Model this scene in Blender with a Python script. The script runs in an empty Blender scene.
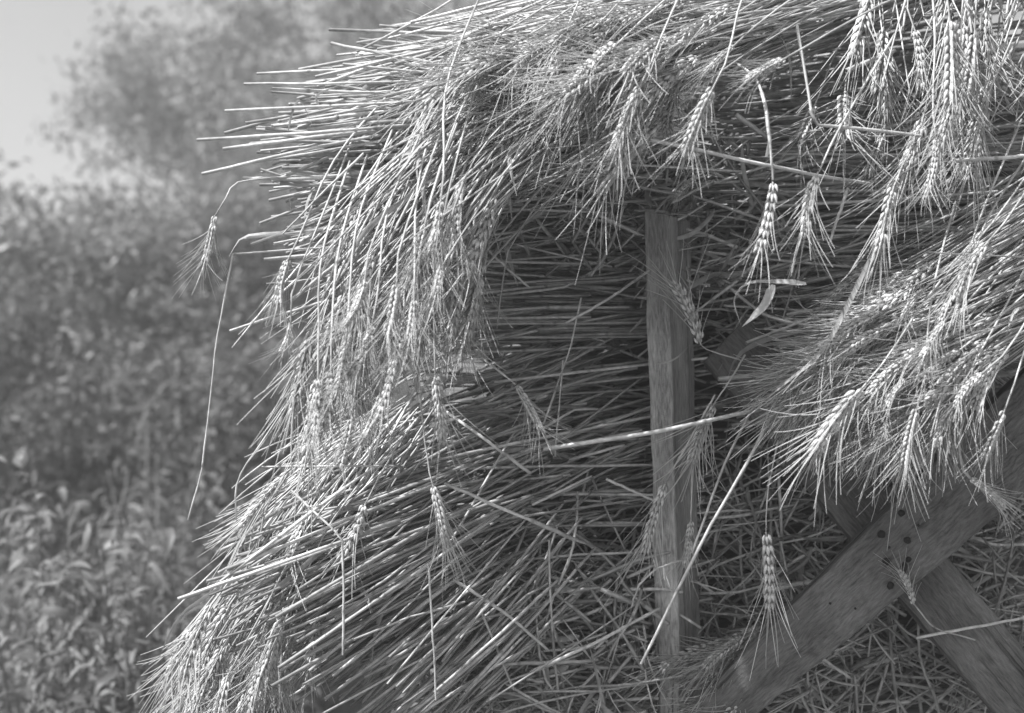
import bpy, math, random
import numpy as np
from mathutils import Vector, Matrix
rng = np.random.default_rng(7)
random.seed(7)
C = bpy.context.scene
COL = C.collection

# ------------------------------------------------------------------ camera
SENSOR, LENS, W, H = 37.7, 50.0, 1024.0, 713.0
K = SENSOR / LENS / W
CAMZ = 1.5
def P(px, py, D):                       # a picture position at distance D (metres) -> a point of the place
    return np.array([(px - W/2) * K * D, D, CAMZ - (py - H/2) * K * D])
def PP(pts): return np.array([P(*p) for p in pts])

cam = bpy.data.cameras.new('camera'); cam_o = bpy.data.objects.new('camera', cam); COL.objects.link(cam_o)
cam_o.location = (0, 0, CAMZ); cam_o.rotation_euler = (math.radians(90), 0, 0)
cam.sensor_width = SENSOR; cam.lens = LENS; cam.clip_start = .05; cam.clip_end = 500
cam.dof.use_dof = True; cam.dof.focus_distance = 1.42; cam.dof.aperture_fstop = 4.8
C.camera = cam_o

# ------------------------------------------------------------------ light
SUN_EL, SUN_AZ = math.radians(54), math.radians(-66)    # azimuth of the light seen from above, measured from -y (behind the camera) towards -x
sd = np.array([math.cos(SUN_EL)*math.sin(SUN_AZ), -math.cos(SUN_EL)*math.cos(SUN_AZ), math.sin(SUN_EL)])
w = bpy.data.worlds.new('World'); C.world = w; w.use_nodes = True
nt = w.node_tree; nt.nodes.clear()
sky = nt.nodes.new('ShaderNodeTexSky'); sky.sky_type = 'NISHITA'; sky.sun_disc = False
sky.sun_elevation = SUN_EL; sky.sun_rotation = math.atan2(sd[0], sd[1]); sky.dust_density = 3.0
bw = nt.nodes.new('ShaderNodeRGBToBW'); bg = nt.nodes.new('ShaderNodeBackground'); ow = nt.nodes.new('ShaderNodeOutputWorld')
bg.inputs['Strength'].default_value = .10
nt.links.new(sky.outputs[0], bw.inputs[0]); nt.links.new(bw.outputs[0], bg.inputs[0]); nt.links.new(bg.outputs[0], ow.inputs[0])
sl = bpy.data.lights.new('sun', 'SUN'); sl.energy = 4.8; sl.angle = math.radians(.6); sl.color = (1, 1, 1)
so = bpy.data.objects.new('sun', sl); COL.objects.link(so); so.location = (-3, -3, 6)
so.rotation_euler = Vector(sd).to_track_quat('Z', 'Y').to_euler()
C.view_settings.view_transform = 'Standard'; C.view_settings.look = 'None'
C.view_settings.exposure = .82; C.view_settings.gamma = 1
C.cycles.use_denoising = True
C.cycles.max_bounces = 6; C.cycles.diffuse_bounces = 1; C.cycles.glossy_bounces = 2; C.cycles.transparent_max_bounces = 4
C.cycles.sample_clamp_indirect = 4

# ------------------------------------------------------------------ materials (a black and white picture: greys throughout)
def nodemat(name):
    m = bpy.data.materials.new(name); m.use_nodes = True
    t = m.node_tree; t.nodes.clear()
    out = t.nodes.new('ShaderNodeOutputMaterial')
    return m, t, out
def N(t, typ, **kw):
    n = t.nodes.new(typ)
    for k, v in kw.items():
        if k in n.inputs: n.inputs[k].default_value = v
        else: setattr(n, k, v)
    return n
def math_n(t, op, a, b=None):
    n = t.nodes.new('ShaderNodeMath'); n.operation = op
    for i, v in enumerate((a, b)):
        if v is None: continue
        if isinstance(v, (int, float)): n.inputs[i].default_value = v
        else: t.links.new(v, n.inputs[i])
    return n.outputs[0]
def plant_mat(name, base, rough, spec, noise_scale, noise_amt, transl=0.0, bump=0.0):
    m, t, out = nodemat(name)
    at = N(t, 'ShaderNodeAttribute', attribute_name='tone')
    tc = N(t, 'ShaderNodeTexCoord')
    nz = N(t, 'ShaderNodeTexNoise', Scale=noise_scale, Detail=4.0)
    t.links.new(tc.outputs['Object'], nz.inputs['Vector'])
    mr = N(t, 'ShaderNodeMapRange'); t.links.new(nz.outputs[0], mr.inputs[0])
    mr.inputs[1].default_value = .3; mr.inputs[2].default_value = .7
    mr.inputs[3].default_value = 1 - noise_amt; mr.inputs[4].default_value = 1 + noise_amt
    n2 = N(t, 'ShaderNodeTexNoise', Scale=noise_scale*.16, Detail=3.0); t.links.new(tc.outputs['Object'], n2.inputs['Vector'])
    m2 = N(t, 'ShaderNodeMapRange'); t.links.new(n2.outputs[0], m2.inputs[0])
    m2.inputs[1].default_value = .32; m2.inputs[2].default_value = .62; m2.inputs[3].default_value = .72; m2.inputs[4].default_value = 1.08
    v = math_n(t, 'MULTIPLY', math_n(t, 'MULTIPLY', math_n(t, 'MULTIPLY', at.outputs['Fac'], mr.outputs[0]), m2.outputs[0]), base)
    comb = N(t, 'ShaderNodeCombineColor')
    for i in range(3): t.links.new(v, comb.inputs[i])
    p = N(t, 'ShaderNodeBsdfPrincipled', Roughness=rough)
    p.inputs['Specular IOR Level'].default_value = spec
    t.links.new(comb.outputs[0], p.inputs['Base Color'])
    if bump:
        b = N(t, 'ShaderNodeBump', Strength=bump, Distance=.001); t.links.new(nz.outputs[0], b.inputs['Height']); t.links.new(b.outputs[0], p.inputs['Normal'])
    sh = p.outputs[0]
    if transl:
        tr = N(t, 'ShaderNodeBsdfTranslucent'); t.links.new(comb.outputs[0], tr.inputs['Color'])
        mx = N(t, 'ShaderNodeMixShader', Fac=transl); t.links.new(sh, mx.inputs[1]); t.links.new(tr.outputs[0], mx.inputs[2]); sh = mx.outputs[0]
    t.links.new(sh, out.inputs[0])
    return m
M_STRAW = plant_mat('straw', .53, .38, .55, 160, .22)
M_EAR = plant_mat('ear', .66, .5, .4, 300, .2, .08)
M_AWN = plant_mat('awn', .62, .38, .5, 60, .1, .18)
M_LEAFDRY = plant_mat('dry_leaf', .46, .5, .3, 90, .25, .25)
M_LEAF = plant_mat('green_leaf', .17, .45, .4, 6, .25, .45)
M_WEED = plant_mat('weed_leaf', .18, .45, .4, 20, .2, .42)
M_BARK = plant_mat('bark', .16, .9, .2, 30, .35)
M_DEAD = plant_mat('dead_twig', .22, .9, .2, 30, .25)
M_NAIL = plant_mat('rusty_nail', .016, .7, .3, 400, .4)

def core_mat():
    m, t, out = nodemat('packed_straw')
    tc = N(t, 'ShaderNodeTexCoord')
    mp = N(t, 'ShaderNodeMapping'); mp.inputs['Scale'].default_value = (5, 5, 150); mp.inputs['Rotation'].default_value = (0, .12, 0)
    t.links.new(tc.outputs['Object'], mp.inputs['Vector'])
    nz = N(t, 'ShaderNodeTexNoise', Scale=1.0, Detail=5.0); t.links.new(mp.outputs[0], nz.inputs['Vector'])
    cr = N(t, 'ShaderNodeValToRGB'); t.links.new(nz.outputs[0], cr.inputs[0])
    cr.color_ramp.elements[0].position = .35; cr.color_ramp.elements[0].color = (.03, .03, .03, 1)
    cr.color_ramp.elements[1].position = .7; cr.color_ramp.elements[1].color = (.17, .17, .17, 1)  # darker than real straw: deep shade of the gaps painted into the colour
    p = N(t, 'ShaderNodeBsdfPrincipled', Roughness=.7); t.links.new(cr.outputs[0], p.inputs['Base Color'])
    b = N(t, 'ShaderNodeBump', Strength=1.0, Distance=.01); t.links.new(nz.outputs[0], b.inputs['Height']); t.links.new(b.outputs[0], p.inputs['Normal'])
    t.links.new(p.outputs[0], out.inputs[0]); return m
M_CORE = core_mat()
def wood_mat(name, base):
    m, t, out = nodemat(name)
    uv = N(t, 'ShaderNodeUVMap')
    def nz(sx, sy, det, dist=0):
        mp = N(t, 'ShaderNodeMapping'); mp.inputs['Scale'].default_value = (sx, sy, 1); t.links.new(uv.outputs[0], mp.inputs['Vector'])
        n = N(t, 'ShaderNodeTexNoise', Scale=1.0, Detail=det); n.inputs['Distortion'].default_value = dist
        t.links.new(mp.outputs[0], n.inputs['Vector']); return n.outputs[0]
    g1 = nz(75, 420, 4, .4); g2 = nz(4, 60, 4, .6); g3 = nz(18, 26, 4); g4 = nz(900, 1100, 2)
    a = math_n(t, 'ADD', math_n(t, 'MULTIPLY', g1, 1.2), math_n(t, 'MULTIPLY', g2, .5))
    a = math_n(t, 'ADD', a, math_n(t, 'MULTIPLY', g3, .7)); a = math_n(t, 'ADD', a, math_n(t, 'MULTIPLY', g4, .5))
    mr = N(t, 'ShaderNodeMapRange'); t.links.new(a, mr.inputs[0])
    mr.inputs[1].default_value = 1.0; mr.inputs[2].default_value = 1.9; mr.inputs[3].default_value = base*.3; mr.inputs[4].default_value = base*1.6
    ck = nz(2.2, 75, 3, .5); cm = N(t, 'ShaderNodeMapRange'); t.links.new(ck, cm.inputs[0])
    cm.inputs[1].default_value = .655; cm.inputs[2].default_value = .69; cm.inputs[3].default_value = 1.0; cm.inputs[4].default_value = .3
    st = nz(7, 16, 4, .5); sm = N(t, 'ShaderNodeMapRange'); t.links.new(st, sm.inputs[0])
    sm.inputs[1].default_value = .35; sm.inputs[2].default_value = .65; sm.inputs[3].default_value = .72; sm.inputs[4].default_value = 1.12
    val = math_n(t, 'MULTIPLY', math_n(t, 'MULTIPLY', mr.outputs[0], cm.outputs[0]), sm.outputs[0])
    a = math_n(t, 'ADD', a, math_n(t, 'MULTIPLY', cm.outputs[0], 1.2))
    comb = N(t, 'ShaderNodeCombineColor')
    for i in range(3): t.links.new(val, comb.inputs[i])
    p = N(t, 'ShaderNodeBsdfPrincipled', Roughness=.85); p.inputs['Specular IOR Level'].default_value = .25
    t.links.new(comb.outputs[0], p.inputs['Base Color'])
    b = N(t, 'ShaderNodeBump', Strength=.7, Distance=.002); t.links.new(a, b.inputs['Height']); t.links.new(b.outputs[0], p.inputs['Normal'])
    t.links.new(p.outputs[0], out.inputs[0]); return m
M_WOOD = wood_mat('weathered_board', .165)
M_POST = wood_mat('weathered_post', .40)
def ground_mat():
    m, t, out = nodemat('soil')
    tc = N(t, 'ShaderNodeTexCoord'); nz = N(t, 'ShaderNodeTexNoise', Scale=3.0, Detail=8.0); t.links.new(tc.outputs['Object'], nz.inputs['Vector'])
    cr = N(t, 'ShaderNodeValToRGB'); t.links.new(nz.outputs[0], cr.inputs[0])
    cr.color_ramp.elements[0].color = (.05, .05, .05, 1); cr.color_ramp.elements[1].color = (.16, .16, .16, 1)
    p = N(t, 'ShaderNodeBsdfPrincipled', Roughness=.95); t.links.new(cr.outputs[0], p.inputs['Base Color']); t.links.new(p.outputs[0], out.inputs[0]); return m
M_GROUND = ground_mat()

# ------------------------------------------------------------------ mesh building
class MB:
    def __init__(s): s.v = []; s.f = []; s.t = []; s.n = 0
    def add(s, v, f, tone):
        v = np.asarray(v, float); s.v.append(v)
        s.f += [tuple(int(i) + s.n for i in q) for q in f]
        s.t.append(np.full(len(v), tone) if np.isscalar(tone) else np.asarray(tone)); s.n += len(v)
    def mesh(s, name, origin=(0, 0, 0), smooth=True):
        me = bpy.data.meshes.new(name)
        v = np.concatenate(s.v) - np.asarray(origin)
        me.from_pydata(v.tolist(), [], s.f)
        a = me.attributes.new('tone', 'FLOAT', 'POINT'); a.data.foreach_set('value', np.concatenate(s.t).astype(np.float32))
        if smooth: me.polygons.foreach_set('use_smooth', [True]*len(me.polygons))
        me.update(); return me
def norm(a): return a / (np.linalg.norm(a, axis=-1, keepdims=True) + 1e-12)
_quads = {}
def tube_faces(n, k, cap):
    key = (n, k, cap)
    if key not in _quads:
        f = [(i*k+j, i*k+(j+1) % k, (i+1)*k+(j+1) % k, (i+1)*k+j) for i in range(n-1) for j in range(k)]
        if cap: f.append(tuple((n-1)*k+j for j in range(k))); f.append(tuple(reversed(range(k))))
        _quads[key] = f
    return _quads[key]
def tube(mb, pts, rad, k=5, tone=1.0, cap=False):
    pts = np.asarray(pts, float); n = len(pts)
    t = norm(np.gradient(pts, axis=0))
    ax = pts[-1]-pts[0]; ref = np.eye(3)[int(np.argmin(np.abs(ax)))]
    u = norm(np.cross(t, ref)); vv = np.cross(t, u)
    a = np.linspace(0, 2*np.pi, k, endpoint=False)
    r = np.broadcast_to(np.asarray(rad, float), (n,))[:, None, None]
    ring = pts[:, None, :] + r*(np.cos(a)[None, :, None]*u[:, None, :] + np.sin(a)[None, :, None]*vv[:, None, :])
    tn = tone if np.isscalar(tone) else np.repeat(np.asarray(tone), k)
    mb.add(ring.reshape(-1, 3), tube_faces(n, k, cap), tn)
def catmull(pts, n, t0=0., t1=1.):
    pts = np.asarray(pts, float); m = len(pts)
    if m == 2: return pts[0] + np.linspace(t0, t1, n)[:, None]*(pts[1]-pts[0])
    ext = np.vstack([2*pts[0]-pts[1], pts, 2*pts[-1]-pts[-2]])
    s = np.linspace(t0, t1, n)*(m-1); i = np.clip(s.astype(int), 0, m-2); f = (s-i)[:, None]
    p0, p1, p2, p3 = ext[i], ext[i+1], ext[i+2], ext[i+3]
    return .5*((2*p1)+(-p0+p2)*f+(2*p0-5*p1+4*p2-p3)*f**2+(-p0+3*p1-3*p2+p3)*f**3)
def stalk_tube(mb, pts, r0, r1, tone, nodes=True):
    """a straw: straight-sided hollow stem with a swollen darker joint or two; cut end left open"""
    pts = np.array(pts); n = len(pts)
    if n > 4: pts[1:-1] += rng.normal(0, .00028, (n-2, 3))
    seg = np.linalg.norm(np.diff(pts, axis=0), axis=1); s = np.concatenate([[0], np.cumsum(seg)]); L = s[-1]
    ss = list(np.linspace(0, L, n)); js = []
    if nodes and L > .09:
        js = [rng.uniform(.15, .85)*L]
        if L > .3: js.append((js[0] + .45*L) % L)
    for j in js: ss += [j-.0032, j-.001, j+.001, j+.0032]
    ss = np.array(sorted(x for x in ss if 0 <= x <= L))
    q = np.stack([np.interp(ss, s, pts[:, c]) for c in range(3)], 1)
    r = r0 + (r1-r0)*ss/max(L, 1e-6); tn = np.full(len(ss), tone)
    tn *= 1 + .10*np.sin(ss*rng.uniform(15, 60) + rng.uniform(0, 6))
    if js and rng.random() < .4:
        j = js[0]; e = j + rng.uniform(.03, .12); ss2 = np.sort(np.concatenate([ss, [x for x in (e-.002, e) if 0 < x < L]]))
        q = np.stack([np.interp(ss2, s, pts[:, c]) for c in range(3)], 1); r = np.interp(ss2, ss, r); tn = np.interp(ss2, ss, tn); ss = ss2
        inside = (ss > j) & (ss < e-.001); r = np.where(inside, r*rng.uniform(1.2, 1.5), r); tn = np.where(inside, tn*rng.uniform(.7, 1.05), tn)
    if rng.random() < .3:
        c0 = rng.uniform(0, L); tn = tn*(1 - rng.uniform(.2, .5)*np.exp(-((ss-c0)/(.12*L+.004))**2))
    tn[0] *= .6; tn[-1] *= .6
    for j in js:
        d = np.abs(ss-j); r = np.where(d < .0012, r*1.3, r); tn = np.where(d < .0015, tn*.55, tn)
    tube(mb, q, r, 5, tn)
def ribbon(mb, pts, wid, tone, twist=1.0, roll=0.):
    """dry leaf blade: a narrow V-folded strip that twists"""
    pts = np.asarray(pts); n = len(pts); t = norm(np.gradient(pts, axis=0))
    ax = pts[-1]-pts[0]; ref = np.eye(3)[int(np.argmin(np.abs(ax)))]
    u = norm(np.cross(t, ref)); vv = np.cross(t, u)
    a = roll + np.linspace(0, twist, n)
    s = (np.cos(a)[:, None]*u + np.sin(a)[:, None]*vv); b = (-np.sin(a)[:, None]*u + np.cos(a)[:, None]*vv)
    x = np.linspace(0, 1, n); ww = (wid*np.clip(np.minimum(x*6+.4, (1-x)*2.2+.05), 0, 1))[:, None]
    v = np.stack([pts-s*ww+b*ww*.45, pts, pts+s*ww+b*ww*.45], 1).reshape(-1, 3)
    f = []
    for i in range(n-1):
        o = i*3; f += [(o, o+1, o+4, o+3), (o+1, o+2, o+5, o+4)]
    mb.add(v, f, tone)

def tag(o, label=None, cat=None, group=None, kind=None):
    if label: o['label'] = label
    if cat: o['category'] = cat
    if group: o['group'] = group
    if kind: o['kind'] = kind
    return o
def empty(name, loc):
    o = bpy.data.objects.new(name, None); COL.objects.link(o); o.location = loc; o.empty_display_size = .05; return o
def link(name, me, mat, parent=None, loc=None):
    if not me.materials: me.materials.append(mat)
    o = bpy.data.objects.new(name, me); COL.objects.link(o)
    if parent: o.parent = parent
    if loc is not None: o.location = loc
    return o
def put(name, mb, mat, parent=None, smooth=True):
    org = (np.array(parent.location) + (np.array(parent.parent.location) if parent.parent else 0)) if parent else np.concatenate(mb.v).mean(0)
    o = link(name, mb.mesh(name, org, smooth), mat, parent)
    if not parent: o.location = org
    return o

# ------------------------------------------------------------------ wheat ears (a dozen different meshes, shared)
EARL = .082
def make_ear(bend, spread, flat):
    k, aw = MB(), MB()
    nsp = random.randint(15, 21); plump = random.uniform(.86, 1.12); pawn = random.uniform(.5, .85); drop = random.choice([0, .04, .12])
    def axis(t):
        a = bend*t; x = EARL*(1-math.cos(a))/bend if abs(bend) > 1e-3 else 0
        z = EARL*math.sin(a)/bend if abs(bend) > 1e-3 else EARL*t
        return np.array([x, 0, z]), np.array([math.sin(a), 0, math.cos(a)])
    tube(k, [axis(t)[0] for t in np.linspace(0, 1, 7)], .0012, 5, .8)
    prof = np.array([(0, .3), (.2, .85), (.42, 1.0), (.7, .58), (1, .06)])
    for i in range(nsp):
        t = .03 + .93*i/(nsp-1)
        c, d = axis(t); side = 1 if i % 2 else -1
        sx = norm(np.cross([0, 1, 0], d)); sy = np.array([0, 1.0, 0])
        if rng.random() < drop: continue
        sz = .8 if i < 2 or i > nsp-3 else 1.0
        for j in (-1, 0, 1):
            out = sy*side*(.36 if j == 0 else .26)*rng.uniform(.85, 1.2) + sx*j*.36*rng.uniform(.8, 1.2)
            dr = norm(d + out); L = rng.uniform(.0115, .0138)*sz*(1 if j else .95); wd = rng.uniform(.0021, .0030)*sz*plump
            b = c + sy*side*.0022 + sx*j*.0021 + d*(.0015 if j == 0 else 0)
            pts = [b + dr*L*p[0] + norm(np.cross(dr, [dr[2], .3, -dr[0]]))*0 - out*L*.18*p[0]**2 for p in prof]
            tn = rng.uniform(.8, 1.12)
            tube(k, pts, prof[:, 1]*wd, 6, np.array([.75, 1, 1.05, 1.0, .85])*tn)
            if rng.random() < pawn and i > 0:
                AL = rng.uniform(.048, .080)*(.75 if i < 4 else 1)*(rng.uniform(.25, .6) if rng.random() < .15 else 1)
                ad = norm(d + out*spread*rng.uniform(.5, 1.5) + rng.normal(0, .05, 3)); cv = rng.normal(0, .16, 3) + out*.2
                s = np.linspace(0, 1, 6)[:, None]
                ap = pts[-1] - dr*.0008 + ad*AL*s + cv*AL*s**2*.5
                tube(aw, ap, np.linspace(.00074, .0003, 6), 3, rng.uniform(.85, 1.1))
    me, ma = k.mesh('ear'), aw.mesh('beard')
    me.materials.append(M_EAR); ma.materials.append(M_AWN)
    return me, ma
EARS = [make_ear(random.uniform(.1, .75), sp, 0) for sp in (.9, 1.0, 1.2, 1.3, 1.4, 1.55, 1.7, 1.9, .8, 1.1, 1.35, 1.6, .95, 1.25, 1.8, .7)]
def add_ear(parent, base, tip, roll=None, variant=None, split=True):
    base, tip = np.asarray(base), np.asarray(tip); d = tip-base; L = np.linalg.norm(d); z = d/L
    g = np.array([0, 0, -1.0]); x = g - z*np.dot(g, z)
    if np.linalg.norm(x) < .25: x = np.array([-1., -.3, 0]); x = x - z*np.dot(x, z)
    x = norm(x); y = np.cross(z, x)
    r = rng.uniform(-.9, .9) if roll is None else roll
    x2 = x*math.cos(r)+y*math.sin(r); y2 = np.cross(z, x2)
    e = variant if variant is not None else int(rng.integers(len(EARS)))
    me, ma = EARS[e]; s = L/EARL*1.03
    m = Matrix(((x2[0], y2[0], z[0]), (x2[1], y2[1], z[1]), (x2[2], y2[2], z[2])))
    o = bpy.data.objects.new('ear', me); COL.objects.link(o); o.parent = parent
    o.location = Vector(base) - parent.location; o.rotation_mode = 'QUATERNION'; o.rotation_quaternion = m.to_quaternion(); o.scale = (s, s, s)
    b = bpy.data.objects.new('beard', ma); COL.objects.link(b); b.parent = o
    return o

# ------------------------------------------------------------------ bundles of straw
def bundle(root, guides, n, r=(.0015, .0021), dd=(0., .05), jit=.007, ang=.5, trim=(.25, .1), n_parts=60, ears=0, ear_len=(.07, .09), droop=.35,
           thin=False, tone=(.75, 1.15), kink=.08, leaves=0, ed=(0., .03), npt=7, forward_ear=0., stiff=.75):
    """straws that follow guide lines (a list of lines of (px, py, distance)); the nearest become parts, the rest one mass"""
    G = [PP(g) for g in guides]; strands = []
    for i in range(n + ears):
        is_ear = i >= n
        u = rng.uniform(0, len(G)-1); a = min(int(u), len(G)-2); f = u-a
        g = G[a]*(1-f)+G[a+1]*f
        off = rng.uniform(*(ed if is_ear else dd))
        o0, o1 = rng.normal(0, jit, 3), rng.normal(0, jit*(1+ang), 3)
        lin = np.linspace(0, 1, len(g))[:, None]
        g = g + o0*(1-lin) + o1*lin
        vd = norm(g - np.array([0, 0, CAMZ])); g = g + vd*off
        t0 = rng.uniform(0, trim[0])**1.0; t1 = 1-rng.uniform(0, trim[1])
        p = catmull(g, npt if len(g) > 2 else 4, t0 if not is_ear else rng.uniform(0, .3), t1)
        st = stiff if not is_ear else stiff*.45
        p = p*(1-st) + (p[0] + np.linspace(0, 1, len(p))[:, None]*(p[-1]-p[0]))*st
        if not is_ear and rng.random() < kink and len(p) >= 4:
            k = int(rng.integers(1, len(p)-1)); ax = norm(rng.normal(0, 1, 3)); an = rng.uniform(.1, .6)
            R = np.array(Matrix.Rotation(an, 3, Vector(ax))); p[k:] = p[k] + (p[k:]-p[k]) @ R.T
        rr = rng.uniform(*r)
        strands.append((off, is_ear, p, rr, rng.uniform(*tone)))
    order = sorted([s for s in strands if not s[1]], key=lambda s: s[0])
    mass = MB()
    for i, (off, is_ear, p, rr, tn) in enumerate(order):
        r1 = rr*(.55 if thin else .85)
        if i < n_parts:
            m = MB(); stalk_tube(m, p, rr, r1, tn); put('stalk', m, M_STRAW, root)
        else: stalk_tube(mass, p, rr, r1, tn)
    if mass.n: tag(put('straw', mass, M_STRAW, root), kind='stuff')
    for off, is_ear, p, rr, tn in [s for s in strands if s[1]]:
        m = MB(); stalk_tube(m, p, rr*.8, rr*.5, tn, nodes=rng.random() < .4); put('stalk', m, M_STRAW, root)
        d = norm(p[-1]-p[-2]); L = rng.uniform(*ear_len)
        d = norm(d + np.array([rng.normal(0, .12), rng.normal(0, .12) - forward_ear, -droop*rng.uniform(.3, 1.4)]))
        add_ear(root, p[-1], p[-1]+d*L)
    for i in range(leaves):
        u = rng.uniform(0, len(G)-1); a = min(int(u), len(G)-2); f = u-a; g = G[a]*(1-f)+G[a+1]*f
        s = rng.uniform(.2, .8); q = catmull(g, 3, s, min(1, s+.01)); d = norm(q[-1]-q[0]); L = rng.uniform(.05, .11)
        b = q[0]+rng.normal(0, .008, 3) + norm(q[0]-[0, 0, CAMZ])*(rng.uniform(*dd)*.5-.006)
        sp = norm(rng.normal(0, 1, 3)*[1, .5, 1]); sg = 1 if rng.random() < .6 else -1
        pts = catmull([b, b+d*L*.45*sg+sp*.012, b+d*L*.8*sg+sp*.035+[0, 0, -.012], b+d*L*.9*sg+sp*.05+[0, 0, -.045]], 9)
        m = MB(); ribbon(m, pts, rng.uniform(.0018, .0036), rng.uniform(.75, 1.1), rng.uniform(-2.5, 2.5), rng.uniform(0, 6)); put('leaf', m, M_LEAFDRY, root)
def explicit(root, lst, r=(.0015, .002), name='stalk'):
    for pts in lst:
        m = MB(); rr = rng.uniform(*r); stalk_tube(m, catmull(PP(pts), 9), rr, rr*.85, rng.uniform(.95, 1.2)); put(name, m, M_STRAW, root)
def explicit_ears(root, lst, D=1.32, near=0.):
    """ears given by base and tip; the stem comes in from behind the base"""
    for e in lst:
        bx, by, tx, ty = e[:4]; D0 = e[4] if len(e) > 4 else D; D1 = (e[5] if len(e) > 5 else D0-.004) - near; D0 = D0 - near
        base, tip = P(bx, by, D0), P(tx, ty, D1)
        add_ear(root, base, tip)
        d = norm(base-tip)
        up = e[6] if len(e) > 6 else None
        if up is not None: pts = catmull(np.vstack([PP(up), [base - d*.004]]), 9)
        else:
            q = base + d*.09 + [rng.normal(.01, .012), .03, .025]; q2 = q + d*.09 + [.02, .07, .01]
            pts = catmull([q2, q, base+d*.03+[0, .004, .003], base-d*.004], 10)
        m = MB(); stalk_tube(m, pts, .0013, .0009, rng.uniform(.9, 1.15), nodes=False); put('stalk', m, M_STRAW, root)

exec_parts = []
# ================================================================== the setting: ground
g = 200.0
me = bpy.data.meshes.new('ground'); me.from_pydata([(-g, -g, 0), (g, -g, 0), (g, g, 0), (-g, g, 0)], [], [(0, 1, 2, 3)])
tag(link('ground', me, M_GROUND), kind='structure')

# ================================================================== core of the stack, from the ground up
def core():
    rowsY = [-75, -55, -20, 60, 120, 180, 230, 300, 380, 460, 540, 620, 713, 900, 1150, 1500]
    left = [640, 560, 500, 440, 420, 415, 410, 405, 400, 395, 390, 395, 390, 330, 260, 210]
    dep = [2.1, 1.95, 1.9, 1.82, 1.72, 1.70, 1.75, 1.77, 1.77, 1.75, 1.74, 1.73, 1.72, 1.68, 1.65, 1.65]
    yy = np.concatenate([np.linspace(40, 713, 60), np.linspace(760, 1700, 12)])
    nx = 70; V = []; 
    for py in yy:
        l = np.interp(py, rowsY, left); d = np.interp(py, rowsY, dep)
        row = []
        for i in range(nx):
            s = i/(nx-1); px = l + (1300-l)*s**1.2
            rd = .35*max(0, 1-s/.12)**2
            D = d + rd + .012*math.sin(px*.05+py*.03) + .012*math.sin(px*.021-py*.06+1) + rng.normal(0, .005)
            p = P(px, py, d); p[1] = D; p[2] = max(p[2], 0.0); row.append(p)
        row.append(np.array([row[-1][0], 2.6, row[-1][2]])); row.append(np.array([row[0][0] + .75, 2.6, row[0][2]])); row.append(np.array([row[0][0] + .16, 2.22, row[0][2]]))
        V.append(row)
    V = [r for i, r in enumerate(V) if i == 0 or r[0][2] < V[i-1][0][2]-1e-4]
    m = MB(); n = nx+3; f = []
    for i in range(len(V)-1):
        for j in range(n): f.append((i*n+j, (i+1)*n+j, (i+1)*n+(j+1) % n, i*n+(j+1) % n))
    f.append(tuple(range(n))); f.append(tuple(reversed([(len(V)-1)*n+j for j in range(n)])))
    m.add(np.array(V).reshape(-1, 3), f, 1.0)
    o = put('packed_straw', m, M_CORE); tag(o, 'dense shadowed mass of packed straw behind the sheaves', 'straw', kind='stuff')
core()

# ================================================================== wooden rack
def prism(name, front, thick, mat, parent, tdir=None, bevel=.0025, seglen=None):
    """a board from its four front corners (a0,a1 along one edge, b0,b1 along the other) and a thickness"""
    a0, a1, b0, b1 = [np.asarray(p) for p in front]
    nrm = norm(np.cross(a1-a0, b0-a0)); 
    if nrm[1] < 0: nrm = -nrm
    if tdir is not None: nrm = norm(np.asarray(tdir))
    ns = 40; vs = []; fs = []; uvs = []
    prof = [(0, 0), (.5, 0), (1, 0), (1, .5), (1, 1), (.5, 1), (0, 1), (0, .5)]
    W_ = np.linalg.norm(b0-a0); L_ = np.linalg.norm(a1-a0)
    us = [0, .25, .5, .5+thick/W_*.5, .5+thick/W_, 1.0, 1.25, 1.4, 1.6]
    for i in range(ns+1):
        s = i/ns; A = a0+(a1-a0)*s; B = b0+(b1-b0)*s
        for (w_, d_) in prof:
            j = (rng.normal(0, .0007, 3) if 0 < i < ns else 0)
            vs.append(A+(B-A)*w_ + nrm*thick*d_ + j)
    for i in range(ns):
        for j in range(8):
            fs.append((i*8+j, i*8+(j+1) % 8, (i+1)*8+(j+1) % 8, (i+1)*8+j))
            uvs.append([(i/ns*L_, us[j]*W_*2), (i/ns*L_, us[j+1]*W_*2), ((i+1)/ns*L_, us[j+1]*W_*2), ((i+1)/ns*L_, us[j]*W_*2)])
    fs.append(tuple(reversed(range(8)))); fs.append(tuple(ns*8+j for j in range(8)))
    cap = [(0.001*x, .02*y) for x, y in prof]; uvs += [cap, cap]
    org = np.array(parent.location)
    me = bpy.data.meshes.new(name); me.from_pydata((np.array(vs)-org).tolist(), [], fs)
    uv = me.uv_layers.new(name='UVMap')
    for p, u in zip(me.polygons, uvs):
        for li, c in zip(p.loop_indices, u): uv.data[li].uv = (c[0]+a0[0]*7, c[1]+a0[2]*3)
    o = link(name, me, mat, parent)
    bv = o.modifiers.new('bevel', 'BEVEL'); bv.width = bevel; bv.segments = 2; bv.limit_method = 'ANGLE'; bv.angle_limit = math.radians(50)
    return o, nrm
rack = empty('wooden_rack', P(680, 700, 1.52)*[1, 1, 0])
tag(rack, 'weathered wooden rack of an upright post and crossed boards holding up the sheaves', 'rack')
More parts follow.
